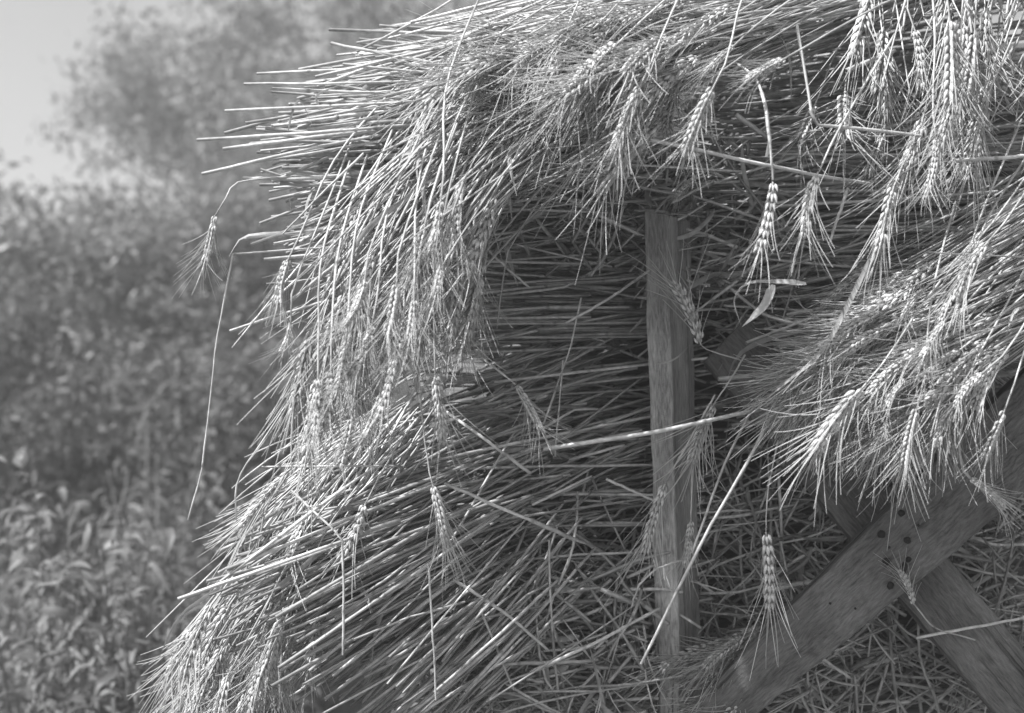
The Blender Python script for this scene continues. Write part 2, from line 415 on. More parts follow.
# post: narrow face towards the camera and left, broad face turned away to the right
th = math.radians(29); ex = np.array([math.cos(th), -math.sin(th), 0]); ey = np.array([math.sin(th), math.cos(th), 0])   # ex across the narrow face, ey back along the broad face
top, bot = P(644, 211, 1.50), P(657, 690, 1.53)
low = bot + (bot-top)*((bot[2]-.02)/(top[2]-bot[2])); low[2] = 0.0
prism('post', (low, top, low+ex*.027, top+ex*.028+[0, 0, -.006]), .068, M_POST, rack, tdir=ey, bevel=.002)
fa = [P(590, 810, 1.495), P(1075, 320, 1.43), P(655, 800, 1.487)]; fnn = norm(np.cross(fa[1]-fa[0], fa[2]-fa[0]))
def on_board(px, py):
    d = P(px, py, 1.0) - [0, 0, CAMZ]; s = np.dot(fa[0]-[0, 0, CAMZ], fnn)/np.dot(d, fnn); return np.array([0, 0, CAMZ]) + d*s
fb, fn = prism('brace', (fa[0], fa[1], fa[2], on_board(1075, 452)), .024, M_WOOD, rack)
bbk, _ = prism('brace', (P(704, 361, 1.545), P(1080, 815, 1.475), P(748, 316, 1.55), P(1128, 774, 1.48)), .024, M_WOOD, rack)
for (px, py, r, e) in [(901, 513, 3.4, 1), (881, 534, 3.9, 1), (907, 540, 3.4, 1), (908, 559, 2.9, 1), (886, 561, 3.6, 1), (903, 568, 3.4, 1.9), (890, 585, 3.4, 1.2), (889, 547, 1.3, 1), (918, 525, 1.3, 1), (830, 603, 1.2, 1), (855, 608, 1.2, 1)]:
    m = MB(); nn = fnn if fnn[1] < 0 else -fnn; c = on_board(px, py) + nn*.0024
    u = norm(np.cross(nn, [.3, 0, 1])); v = np.cross(nn, u); a = np.linspace(0, 2*np.pi, 12, endpoint=False); rr = r*K*1.5*rng.uniform(.85, 1.1, 12)
    ring = lambda s, h: np.array([c + nn*h + u*math.cos(x)*q*s + v*math.sin(x)*q*s*e for x, q in zip(a, rr)])
    m.add(np.vstack([ring(1, -.001), ring(1, .0008), ring(.6, .0016)]), tube_faces(3, 12, True), 1.0)
    put('nail', m, M_NAIL, fb)

# ================================================================== the sheaves
def sheaf(label, at, name='wheat_sheaf'):
    o = empty(name, P(*at)); tag(o, label, 'sheaf', 'wheat sheaves piled in the stack'); return o

# 1 top sheaf, butts to the left
A = sheaf('pale wheat sheaf at the top whose cut stalk ends jut out left against the trees', (420, 150, 1.45))
bundle(A, [[(395, 28, 1.52), (560, 25, 1.5), (760, 8, 1.48)], [(330, 75, 1.44), (470, 68, 1.42), (640, 45, 1.42)], [(265, 112, 1.40), (420, 102, 1.40), (640, 72, 1.42)],
           [(255, 150, 1.39), (400, 135, 1.40), (640, 95, 1.44)], [(275, 190, 1.40), (400, 168, 1.43), (620, 130, 1.47)], [(270, 240, 1.42), (390, 205, 1.45), (580, 160, 1.5)], [(310, 300, 1.44), (400, 255, 1.47), (540, 190, 1.52)]],
       720, dd=(-.01, .16), jit=.016, ang=1.8, trim=(.6, .15), n_parts=90, leaves=36, kink=.18)
explicit(A, [[(331, 43, 1.40), (390, 55, 1.39), (450, 66, 1.40)], [(343, 64, 1.4), (400, 70, 1.39), (470, 76, 1.4)], [(244, 84, 1.38), (352, 83, 1.37), (450, 80, 1.39)], [(272, 89, 1.38), (340, 92, 1.375), (420, 94, 1.39)],
             [(225, 111, 1.36), (370, 104, 1.36), (480, 98, 1.39)], [(197, 140, 1.35), (350, 130, 1.35), (480, 118, 1.38)], [(223, 149, 1.36), (330, 135, 1.36), (460, 120, 1.38)], [(202, 174, 1.35), (300, 151, 1.35), (430, 125, 1.38)],
             [(237, 165, 1.36), (330, 150, 1.36), (450, 128, 1.38)], [(243, 178, 1.37), (320, 178, 1.36), (440, 160, 1.4)], [(274, 188, 1.38), (340, 182, 1.37), (400, 175, 1.4)], [(274, 126, 1.38), (330, 118, 1.37), (400, 110, 1.4)],
             [(243, 239, 1.37), (335, 227, 1.37), (430, 210, 1.4)], [(251, 244, 1.37), (330, 215, 1.37), (420, 190, 1.4)], [(292, 300, 1.36), (360, 244, 1.36), (420, 200, 1.4)], [(230, 331, 1.36), (316, 304, 1.36), (400, 285, 1.4)]])
# 2 the sheaf laid over it, heads hanging down on the left
B = sheaf('wheat sheaf draped over the upper left edge with a fringe of ears hanging down', (420, 280, 1.38))
bundle(B, [[(720, 50, 1.40), (560, 120, 1.335), (470, 190, 1.30), (445, 250, 1.30)], [(690, 40, 1.40), (520, 120, 1.33), (420, 210, 1.29), (395, 330, 1.29)], [(640, 35, 1.41), (470, 120, 1.33), (380, 220, 1.29), (355, 360, 1.29)], [(600, 50, 1.42), (440, 140, 1.34), (358, 250, 1.31), (335, 350, 1.31)]],
       230, dd=(0., .10), jit=.022, ang=.9, trim=(.62, .5), n_parts=80, ears=28, kink=.2, thin=True, r=(.0010, .0016), ear_len=(.06, .08), droop=.5, ed=(.01, .09), leaves=18, npt=10)
explicit_ears(B, [(441, 200, 436, 250, 1.29), (442, 251, 440, 305, 1.295), (365, 280, 357, 330, 1.29), (397, 280, 392, 335, 1.29), (414, 299, 413, 352, 1.285), (346, 340, 341, 395, 1.29), (395, 358, 387, 415, 1.28), (318, 378, 319, 434, 1.285), (331, 370, 331, 424, 1.29),
                  (289, 258, 268, 300, 1.34), (291, 320, 289, 352, 1.33), (372, 325, 362, 380, 1.30), (425, 225, 412, 275, 1.30), (380, 395, 372, 445, 1.32), (352, 415, 345, 465, 1.33), (404, 318, 400, 372, 1.30)], near=.045)
# 3 heads along the very top
T = sheaf('wheat sheaf along the top edge with bearded ears fanned over the ridge', (580, 60, 1.38))
bundle(T, [[(860, -40, 1.50), (700, 5, 1.41), (560, 30, 1.37), (480, 45, 1.36)], [(880, -10, 1.48), (740, 15, 1.39), (620, 45, 1.35), (540, 75, 1.34)], [(880, -20, 1.46), (760, 20, 1.38), (650, 45, 1.34), (590, 78, 1.33)], [(900, -30, 1.46), (800, 5, 1.38), (720, 25, 1.34), (675, 55, 1.33)]],
       230, dd=(0., .1), jit=.02, trim=(.5, .5), kink=.2, n_parts=60, ears=78, thin=True, r=(.0010, .0016), ear_len=(.06, .085), droop=.12, ed=(-.012, .05), npt=9, leaves=10)
explicit_ears(T, [(478, 42, 447, 52, 1.36), (520, 40, 492, 54, 1.35), (548, 66, 530, 98, 1.34), (582, 38, 556, 58, 1.35), (606, 66, 590, 92, 1.33), (641, 85, 611, 146, 1.29), (714, 86, 684, 143, 1.29), (786, 58, 744, 78, 1.30), (690, 40, 650, 56, 1.32), (735, 45, 706, 68, 1.31)], near=.035)
bundle(T, [[(1180, -75, 1.72), (900, -45, 1.66), (650, 15, 1.55)], [(1180, -60, 1.58), (900, -25, 1.52), (655, 35, 1.50)], [(1180, -40, 1.46), (900, -5, 1.45), (670, 55, 1.46)]],
       330, dd=(0., .16), jit=.014, trim=(.5, .35), n_parts=0, kink=.15)  # extra straw, mostly above the frame, added to shade the stalks below
# 4 heads hanging at the top right
R_ = sheaf('wheat sheaf in the upper right corner with long bearded ears hanging straight down', (940, 110, 1.36))
bundle(R_, [[(900, -60, 1.50), (915, -15, 1.42), (930, 40, 1.38)], [(980, -70, 1.48), (965, -10, 1.38), (950, 60, 1.35)], [(1060, -60, 1.46), (1030, 20, 1.38), (1000, 120, 1.36)]],
       80, dd=(0., .10), jit=.026, trim=(.3, .4), n_parts=50, ears=12, kink=.2, thin=True, r=(.0012, .0018), ear_len=(.065, .09), droop=.6, ed=(0, .07))
explicit_ears(R_, [(950, 20, 955, 100, 1.30), (955, 90, 943, 150, 1.295), (936, 138, 940, 190, 1.29), (975, 30, 968, 95, 1.33), (915, 30, 930, 85, 1.36), (985, 110, 965, 165, 1.33), (845, 92, 838, 125, 1.40, 1.34), (815, 105, 800, 135, 1.42, 1.38), (885, 130, 868, 170, 1.40), (700, 175, 672, 190, 1.46)])
# 5 the horizontal sheaf in the shade under the overhang
S = sheaf('shaded wheat sheaf of level stalks lying under the overhang left of the post', (560, 270, 1.6))
bundle(S, [[(430, 195, 1.56), (560, 190, 1.58), (720, 190, 1.62)], [(425, 240, 1.55), (550, 235, 1.57), (720, 232, 1.61)], [(420, 285, 1.55), (550, 282, 1.58), (720, 275, 1.62)], [(430, 325, 1.55), (550, 318, 1.58), (720, 312, 1.62)], [(430, 350, 1.57), (550, 340, 1.60), (720, 325, 1.64)]],
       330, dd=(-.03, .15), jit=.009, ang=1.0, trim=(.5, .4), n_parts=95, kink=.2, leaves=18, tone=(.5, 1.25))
# 6 below it, slanting stalks in deep shade
U = sheaf('darker wheat sheaf of slanting stalks in deep shade below the level one', (550, 430, 1.6))
bundle(U, [[(400, 395, 1.54), (540, 355, 1.58), (690, 335, 1.64)], [(400, 440, 1.52), (540, 400, 1.57), (690, 365, 1.64)], [(420, 480, 1.52), (550, 440, 1.57), (690, 410, 1.63)], [(450, 520, 1.53), (570, 480, 1.57), (690, 450, 1.62)], [(480, 560, 1.54), (590, 520, 1.57), (690, 490, 1.61)]],
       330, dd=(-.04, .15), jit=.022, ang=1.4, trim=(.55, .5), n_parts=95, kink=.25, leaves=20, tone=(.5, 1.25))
# 7 the lower left sheaf, bright butts
Lw = sheaf('sunlit wheat sheaf at the lower left with thick cut stalk ends fanned out', (360, 580, 1.42))
bundle(Lw, [[(265, 500, 1.44), (400, 460, 1.49), (540, 425, 1.60)], [(232, 560, 1.40), (370, 510, 1.44), (540, 450, 1.58)], [(205, 598, 1.36), (330, 545, 1.41), (540, 465, 1.57)], [(235, 640, 1.35), (370, 575, 1.40), (560, 480, 1.57)], [(290, 690, 1.36), (410, 610, 1.41), (570, 495, 1.57)], [(350, 730, 1.38), (460, 640, 1.43), (590, 510, 1.57)], [(420, 760, 1.42), (520, 660, 1.47), (610, 540, 1.58)]],
       560, dd=(-.03, .18), jit=.013, ang=1.5, trim=(.38, .35), n_parts=98, r=(.0011, .0021), leaves=18, tone=(.6, 1.2), kink=.14)
# 8 stalks bowed down over its left flank with ears at the foot
F_ = sheaf('thin wheat sheaf bowed down the left flank, ears trailing at the bottom corner', (230, 600, 1.42))
bundle(F_, [[(400, 420, 1.50), (300, 470, 1.44), (240, 570, 1.42), (175, 670, 1.40)], [(420, 430, 1.46), (320, 480, 1.40), (265, 580, 1.38), (215, 680, 1.37)], [(420, 460, 1.44), (340, 520, 1.38), (300, 600, 1.36), (265, 690, 1.36)]],
       110, dd=(0.05, .14), jit=.012, trim=(.35, .3), n_parts=60, ears=18, thin=True, r=(.0012, .0017), ear_len=(.055, .08), droop=.3, ed=(0, .08), npt=9, leaves=8)
bundle(F_, [[(420, 400, 1.50), (330, 440, 1.42), (280, 480, 1.40), (240, 540, 1.42)], [(430, 420, 1.46), (350, 430, 1.38), (310, 470, 1.36), (290, 540, 1.38)], [(440, 400, 1.44), (400, 440, 1.36), (370, 490, 1.36), (350, 560, 1.38)]],
       90, dd=(0.05, .14), jit=.014, trim=(.3, .3), n_parts=0, ears=5, thin=True, r=(.0012, .0017), ear_len=(.05, .07), droop=.4, ed=(0.02, .08), npt=9)
# 9 the right hand sheaf: ears sweeping down to the left over the braces
Q = sheaf('large wheat sheaf on the right, bearded ears sweeping down over the crossed boards', (900, 350, 1.38))
bundle(Q, [[(1120, 130, 1.52), (1020, 190, 1.44), (940, 250, 1.42), (860, 290, 1.43)], [(1120, 180, 1.48), (1020, 240, 1.38), (940, 300, 1.35), (850, 370, 1.36)], [(1120, 220, 1.46), (1020, 265, 1.35), (940, 318, 1.32), (850, 352, 1.33)], [(1140, 240, 1.44), (1050, 290, 1.34), (980, 326, 1.31), (890, 356, 1.32)], [(1140, 280, 1.42), (1060, 320, 1.34), (1010, 345, 1.32), (945, 392, 1.33)]],
       260, dd=(0.01, .12), jit=.012, trim=(.3, .35), n_parts=70, ears=135, thin=True, r=(.0012, .0018), ear_len=(.06, .085), droop=.12, ed=(.0, .09), npt=9, leaves=10)
explicit_ears(Q, [(988, 242, 944, 286, 1.30), (926, 288, 896, 311, 1.33), (946, 320, 920, 356, 1.29), (866, 384, 808, 442, 1.30), (908, 378, 878, 402, 1.31), (984, 372, 948, 398, 1.28), (917, 408, 901, 462, 1.29), (978, 240, 960, 258, 1.31), (960, 350, 925, 372, 1.30), (950, 300, 930, 340, 1.32),
                  (890, 345, 850, 372, 1.36), (850, 360, 800, 392, 1.38), (905, 402, 872, 446, 1.33), (955, 400, 930, 440, 1.31), (1005, 410, 985, 455, 1.30)], near=.02)
# 10 stalks running behind, right of the post
V_ = sheaf('shaded wheat sheaf of broken stalks right of the post beneath the hanging ears', (820, 250, 1.58))
bundle(V_, [[(650, 5, 1.72), (820, 0, 1.78), (1060, -20, 1.76)], [(660, 60, 1.70), (820, 55, 1.78), (1060, 30, 1.74)], [(670, 105, 1.62), (820, 105, 1.66), (1060, 80, 1.64)], [(680, 150, 1.55), (820, 150, 1.52), (1060, 130, 1.56)], [(690, 200, 1.56), (820, 195, 1.54), (1060, 170, 1.56)], [(700, 250, 1.58), (830, 245, 1.54), (1060, 225, 1.54)], [(705, 310, 1.54), (840, 295, 1.54), (1060, 260, 1.52)], [(710, 380, 1.555), (840, 350, 1.55), (1060, 310, 1.52)], [(720, 430, 1.62), (840, 400, 1.57), (1060, 370, 1.54)]],
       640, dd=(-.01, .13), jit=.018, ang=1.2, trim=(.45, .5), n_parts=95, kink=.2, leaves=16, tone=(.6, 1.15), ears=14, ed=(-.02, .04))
# 11 ears at the foot of the post
E_ = sheaf('small wheat sheaf with bearded ears between the post foot and the front board', (720, 660, 1.5))
bundle(E_, [[(900, 560, 1.66), (800, 600, 1.56), (735, 640, 1.50)], [(900, 600, 1.64), (800, 640, 1.55), (715, 670, 1.49)], [(880, 650, 1.62), (790, 680, 1.54), (720, 720, 1.49)]],
       60, dd=(0.01, .08), jit=.01, trim=(.2, .3), n_parts=40, ears=13, thin=True, r=(.0012, .0017), ear_len=(.06, .075), droop=.15, ed=(0, .04))

# ================================================================== heap of broken straw
def heap(label, regions, at, n, n_parts=95):
    root = empty('straw_heap', P(*at)); tag(root, label, 'straw heap', 'heaps of broken straw in the stack')
    L = []
    for _ in range(n):
        (x0, y0, x1, y1, d0, d1) = regions[int(rng.integers(len(regions)))]
        d = d0+(d1-d0)*rng.random()
        c = P(rng.uniform(x0, x1), rng.uniform(y0, y1), d); a = rng.normal(0, .75) if rng.random() < .75 else rng.uniform(0, math.pi)
        dr = norm(np.array([math.cos(a), rng.normal(0, .28), math.sin(a)])); l = .02 + .22*rng.random()**1.6
        p = np.array([c-dr*l/2, c - dr*l/6 + rng.normal(0, .03*l, 3), c + dr*l/6 + rng.normal(0, .03*l, 3), c+dr*l/2 + rng.normal(0, .02*l, 3)]); L.append((d, catmull(p, 8)))
    L.sort(key=lambda s: s[0]); mass = MB()
    for i, (d, p) in enumerate(L):
        m = MB() if i < n_parts else mass; rr = rng.uniform(.0007, .0023); stalk_tube(m, p, rr, rr*.9, rng.uniform(.45, 1.25))
        if i < n_parts: put('straw', m, M_STRAW, root)
    tag(put('chaff', mass, M_STRAW, root), kind='stuff')
    for i in range(42):
        (x0, y0, x1, y1, d0, d1) = regions[int(rng.integers(len(regions)))]
        b = P(rng.uniform(x0, x1), rng.uniform(y0, y1), d0+.01); q = [b]; d = norm(rng.normal(0, 1, 3)*[1, .3, .7])
        for k in range(4): d = norm(d+rng.normal(0, .35, 3)); q.append(q[-1]+d*rng.uniform(.012, .03))
        m = MB(); ribbon(m, catmull(q, 12), rng.uniform(.002, .0038), rng.uniform(.7, 1.05), rng.uniform(-3, 3), rng.uniform(0, 6)); put('leaf', m, M_LEAFDRY, root)
heap('tangled heap of broken straw at the bottom between the lower left sheaf and the post', [(440, 500, 670, 720, 1.53, 1.68), (500, 560, 660, 720, 1.5, 1.64), (420, 620, 640, 740, 1.5, 1.62)], (550, 620, 1.6), 620)
heap('tangled heap of short broken straw behind the crossed boards', [(690, 440, 860, 690, 1.58, 1.7), (830, 440, 1040, 560, 1.60, 1.7), (820, 600, 1040, 730, 1.58, 1.69), (700, 500, 830, 700, 1.575, 1.66), (960, 520, 1050, 700, 1.59, 1.68)], (840, 600, 1.62), 900)
heap('loose broken straw caught in the shade between the post top and the overhang', [(650, 150, 800, 300, 1.52, 1.64), (500, 170, 680, 230, 1.5, 1.6), (740, 260, 860, 420, 1.55, 1.66)], (720, 220, 1.58), 420)

# ================================================================== single stalks lying loose on top
def loose(label, pts, ear=None, r=.0016, r1=None, leaf=None, sharp=False, tone=1.1, name=None, cat=None):
    name = name or ('wheat_stalk' if ear else 'loose_straw')
    p = PP(pts); root = empty(name, p[0])
    tag(root, label, cat or ('wheat stalk' if ear else 'straw'), 'single wheat stalks hanging loose' if ear else 'single straws lying loose')
    m = MB()
    q = np.vstack([catmull(p[i:i+2], 6)[(1 if i else 0):] for i in range(len(p)-1)]) if sharp else catmull(p, 14)
    stalk_tube(m, q, r, r1 or (r*.6 if ear else r*.85), tone); put('stem', m, M_STRAW, root)
    if ear: add_ear(root, P(*ear[0]), P(*ear[1]), roll=rng.uniform(-.4, .4))
    if leaf:
        m = MB(); ribbon(m, catmull(PP(leaf), 14), .003, 1.0, 1.5, .5); put('leaf', m, M_LEAFDRY, root)
def blade(label, pts, wid, twist=1.0, roll=.6, tone=1.05):
    m = MB(); ribbon(m, catmull(PP(pts), 22), wid, tone, twist, roll); o = put('dry_leaf', m, M_LEAFDRY); tag(o, label, 'dry leaf', 'dry wheat leaves hanging loose')
z = 1.30
loose('wheat stalk farthest left, its bearded ear hanging clear of the stack against the bushes', [(330, 176, 1.38), (243, 181, 1.34), (226, 198, 1.33), (215, 216, 1.33)], ((215, 215, 1.33), (208, 262, 1.33)), .0012)
loose('straw bent double at the left edge, its long end hanging straight down before the bushes', [(430, 235, 1.40), (335, 247, 1.36), (233, 254, 1.34), (216, 345, 1.345), (202, 472, 1.35), (188, 520, 1.355)], r=.0010, sharp=True)
loose('long pale straw lying aslant just above the top of the post', [(617, 134, 1.31), (664, 143, 1.31), (801, 172, 1.35), (870, 184, 1.43)], r=.0021, tone=1.2)
loose('straw kinked to a right angle among the ears in the upper right', [(797, 25, 1.33), (813, 124, 1.31), (922, 136, 1.33)], r=.0016, sharp=True, tone=1.2)
loose('short level straw running off the right edge beneath the corner ears', [(955, 161, 1.31), (1040, 155, 1.33)], r=.0022)
loose('stalk curving over and hanging one large bearded ear right above the curled leaf', [(735, 62, 1.36), (755, 78, 1.32), (766, 110, 1.29), (773, 180, 1.28)], ((773, 182, 1.28), (769, 250, 1.27)), .0016, .0012)
loose('straight stalk slanting down from the top to an ear beside the largest hanging ear', [(895, 34, 1.36), (840, 127, 1.31), (819, 172, 1.29)], ((818, 172, 1.29), (795, 228, 1.28)), .0015)
loose('stalk with a broad ear hanging above the long slanting leaf blade', [(925, 120, 1.38), (905, 160, 1.31), (894, 186, 1.29)], ((894, 186, 1.29), (877, 246, 1.28)), .0013)
blade('long flat leaf blade slanting from the broad ear down towards the post', [(884, 240, 1.285), (873, 256, 1.285), (826, 346, 1.30), (790, 380, 1.31), (755, 408, 1.33)], .0026, .9, .3, tone=.8)
blade('pale curled leaf looped like a hook below the largest hanging ear', [(806, 284, 1.33), (775, 283, 1.32), (748, 285, 1.32), (735, 300, 1.32), (741, 325, 1.32)], .0040, 1.6, tone=1.25)
blade('thick pale folded leaf end hanging inside the hooked leaf', [(774, 285, 1.315), (766, 305, 1.315), (754, 318, 1.315), (742, 327, 1.315)], .0050, .6, tone=1.25)
loose('stout straw end lying level in front of the upper brace end', [(718, 379, 1.45), (770, 374, 1.46), (818, 371, 1.50)], r=.0026, tone=.9)
loose('straw rising to the right just below the hooked leaf', [(746, 343, 1.42), (830, 311, 1.46)], r=.002)
loose('longest pale straw crossing in front of the post at half its height', [(544, 449, 1.40), (664, 430, 1.37), (752, 411, 1.40), (790, 405, 1.45)], r=.0024, tone=1.2)
loose('stalk slanting right over the dark hollow with a short ear at its end', [(444, 300, 1.40), (470, 346, 1.38), (516, 385, 1.36)], ((517, 386, 1.36), (543, 427, 1.35)), .0012)
loose('upright stalk in front of the dark hollow carrying a long bearded ear', [(446, 170, 1.33), (434, 260, 1.30), (435, 374, 1.29)], ((435, 375, 1.29), (446, 438, 1.29)), .0013)
loose('straw slanting down right from beside the long bearded ear', [(438, 405, 1.36), (480, 436, 1.34), (530, 473, 1.36)], r=.0017, tone=1.2)
loose('straw lying across the level stalks under the overhang, falling to the right', [(462, 225, 1.42), (500, 262, 1.41), (529, 287, 1.44)], r=.0015)
loose('straw leaning from the post down left across the dark hollow', [(650, 270, 1.50), (606, 300, 1.46), (566, 323, 1.46)], r=.0018)
loose('thin bent straw hanging steeply in the middle of the dark hollow', [(581, 298, 1.47), (572, 342, 1.45), (544, 423, 1.45)], r=.0011, sharp=True)
loose('thin upright straw beside the steep bent one in the dark hollow', [(563, 360, 1.46), (559, 410, 1.45), (555, 457, 1.46)], r=.0010)
loose('long thin stalk hanging from the fringe to an ear over the lower left sheaf', [(416, 300, 1.33), (420, 395, 1.31), (428, 463, 1.31), (433, 486, 1.31)], ((433, 485, 1.31), (450, 542, 1.31)), .0011)
loose('thin straw standing upright at the bottom edge over the lower left sheaf', [(428, 563, 1.35), (432, 620, 1.345), (436, 700, 1.35)], r=.0012, tone=1.2)
loose('long straw falling right from the lower ear towards the foot of the post', [(444, 483, 1.38), (515, 514, 1.40), (584, 543, 1.44)], r=.0019)
loose('straw with a thick end slanting across the tangled heap', [(453, 579, 1.43), (506, 614, 1.44), (548, 650, 1.46)], r=.002)
loose('level straw near the bottom edge in the tangled heap', [(505, 664, 1.46), (592, 661, 1.47)], r=.0017)
loose('straw rising right from the bottom of the heap to the post', [(530, 672, 1.45), (590, 645, 1.45), (660, 608, 1.47)], r=.002)
loose('kinked thin straw standing on the bottom edge of the heap', [(497, 580, 1.45), (481, 611, 1.44), (514, 690, 1.45)], r=.0012, sharp=True)
loose('upright thin straw in the middle of the tangled heap', [(549, 540, 1.47), (551, 610, 1.46), (558, 690, 1.46)], r=.0013)
loose('straw rising right above the tangled heap towards the post', [(532, 505, 1.46), (592, 476, 1.46)], r=.0016)
loose('straw sloping down onto the post from the left, below its middle', [(606, 479, 1.46), (655, 501, 1.455)], r=.0018)
loose('long straight straw slanting down across the foot of the post', [(775, 410, 1.40), (747, 463, 1.38), (703, 540, 1.37), (641, 664, 1.38)], r=.0019, tone=1.15)
loose('second slanting straw close right of the post, parallel to the long one', [(760, 395, 1.43), (725, 463, 1.41), (692, 553, 1.41)], r=.0016, tone=1.1)
loose('small zigzag straw sticking out left from the foot of the post', [(682, 560, 1.46), (657, 568, 1.45), (639, 584, 1.45), (631, 608, 1.46)], r=.0013, sharp=True)
loose('stalk with an ear hanging down in front of the lower post', [(715, 395, 1.43), (690, 440, 1.41), (666, 482, 1.41)], ((665, 484, 1.41), (641, 546, 1.41)), .0012)
loose('upright stalk with a small ear hanging right beside the post foot', [(694, 440, 1.44), (692, 480, 1.43), (691, 520, 1.43)], ((691, 520, 1.43), (688, 564, 1.43)), .0010)
loose('hanging stalk with an ear in front of the broken straw left of the boards', [(778, 440, 1.42), (768, 490, 1.42), (766, 532, 1.42)], ((766, 532, 1.42), (774, 602, 1.43)), .0011)
loose('straw stub poking out over the upper edge of the front board', [(770, 590, 1.56), (806, 583, 1.50), (828, 582, 1.49)], r=.0026)
loose('straw poking out under the lower edge of the front board', [(816, 654, 1.50), (850, 678, 1.52)], r=.0022)
loose('level straw lying over the lower right end of the rear board', [(916, 638, 1.50), (1045, 614, 1.47)], r=.0018, tone=1.15)
loose('small dark ear with a curled stalk hanging in front of the front board', [(975, 640, 1.47), (935, 628, 1.45), (922, 614, 1.443), (914, 604, 1.44)], ((914, 605, 1.44), (907, 570, 1.445)), .0009)
loose('arched stalk dropping an ear at the right edge over the front board', [(982, 375, 1.33), (966, 410, 1.31), (959, 445, 1.30), (963, 470, 1.30), (970, 478, 1.30)], ((969, 478, 1.30), (1010, 497, 1.30)), .0014, .0013)
loose('straw kinked over the sunlit lower left sheaf with its end hanging down', [(291, 490, 1.35), (342, 537, 1.33), (344, 580, 1.33), (343, 655, 1.33)], r=.0013, sharp=True)
loose('level straw jutting left above the lower left sheaf', [(262, 467, 1.37), (356, 466, 1.36), (400, 466, 1.4)], r=.0013)
loose('longest cut straw jutting farthest left from the lower left sheaf', [(178, 599, 1.33), (300, 556, 1.35), (400, 520, 1.41)], r=.0021, tone=1.2)
loose('upturned ear on a bowed stalk leaning against the right face of the post', [(790, 372, 1.50), (740, 360, 1.47), (708, 350, 1.455), (701, 345, 1.45)], ((701, 345, 1.45), (687, 281, 1.45)), .0011)
loose('ear drooping left in front of the post where the upper brace meets it', [(745, 355, 1.47), (730, 380, 1.44), (715, 402, 1.43)], ((715, 402, 1.43), (686, 457, 1.42)), .0012)
blade('thin curved leaf arching over the front of the post at its middle', [(656, 364, 1.46), (675, 358, 1.455), (694, 341, 1.47)], .0016, .5)
blade('small dry leaf looped upright among the cut ends at the upper left', [(288, 131, 1.36), (292, 112, 1.36), (299, 100, 1.36), (306, 110, 1.36), (314, 130, 1.36)], .0014, .5)
blade('dry leaf bent over the topmost cut straw ends at the left', [(318, 106, 1.36), (318, 94, 1.36), (348, 82, 1.36)], .0014, .5)
loose('bright broken straw end poking into the dark gap at the upper right', [(846, 71, 1.38), (895, 50, 1.40)], r=.0026, tone=1.2)
loose('short straw rising right just below the top of the post', [(672, 203, 1.49), (714, 180, 1.5)], r=.002)
loose('stout straw falling right under the long aslant straw', [(735, 114, 1.42), (768, 138, 1.44)], r=.003, tone=.9)
loose('steep straw between the two middle hanging ears', [(848, 188, 1.42), (829, 244, 1.42)], r=.0019)
loose('thin straw dangling along the left flank above the lower sheaf', [(300, 385, 1.38), (270, 430, 1.36), (238, 480, 1.36), (236, 520, 1.365)], r=.0011)

# ================================================================== background: bushes, trees, weeds
def leaf_mesh(mb, c, size, tone, up=.35, asp=.45):
    """many small folded leaves at the points c"""
    n = len(c); d = norm(rng.normal(0, 1, (n, 3)) + [0, 0, -.15]); nr = norm(rng.normal(0, 1, (n, 3)) + [0, 0, up*3])
    s = norm(np.cross(d, nr)); nr = np.cross(s, d)
    L = (size*rng.uniform(.6, 1.35, n))[:, None]; w_ = L*asp*.5
    v = np.stack([c, c+d*L*.35+s*w_+nr*w_*.3, c+d*L, c+d*L*.35-s*w_+nr*w_*.3, c+d*L*.5], 1).reshape(-1, 3)
    f = []
    for i in range(n):
        o = i*5; f += [(o, o+1, o+2, o+4), (o, o+4, o+2, o+3)]
    mb.add(v, f, np.repeat(tone if not np.isscalar(tone) else np.full(n, tone), 5))
def clumps(center, rad, n_cl, n_leaf, cl_r, shell=.55):
    center, rad = np.asarray(center, float), np.asarray(rad, float)
    d = norm(rng.normal(0, 1, (n_cl, 3))); q = center + d*rad*(rng.uniform(shell, 1.0, (n_cl, 1)))
    k = rng.integers(0, n_cl, n_leaf); rr = cl_r*rng.uniform(.5, 1.3, n_cl)
    pts = q[k] + np.clip(rng.normal(0, 1, (n_leaf, 3)), -1.5, 1.5)*rr[k][:, None]*[1, 1, .6]
    ct = rng.uniform(.45, 1.7, n_cl)
    return q, pts, ct[k]*rng.uniform(.75, 1.25, n_leaf)
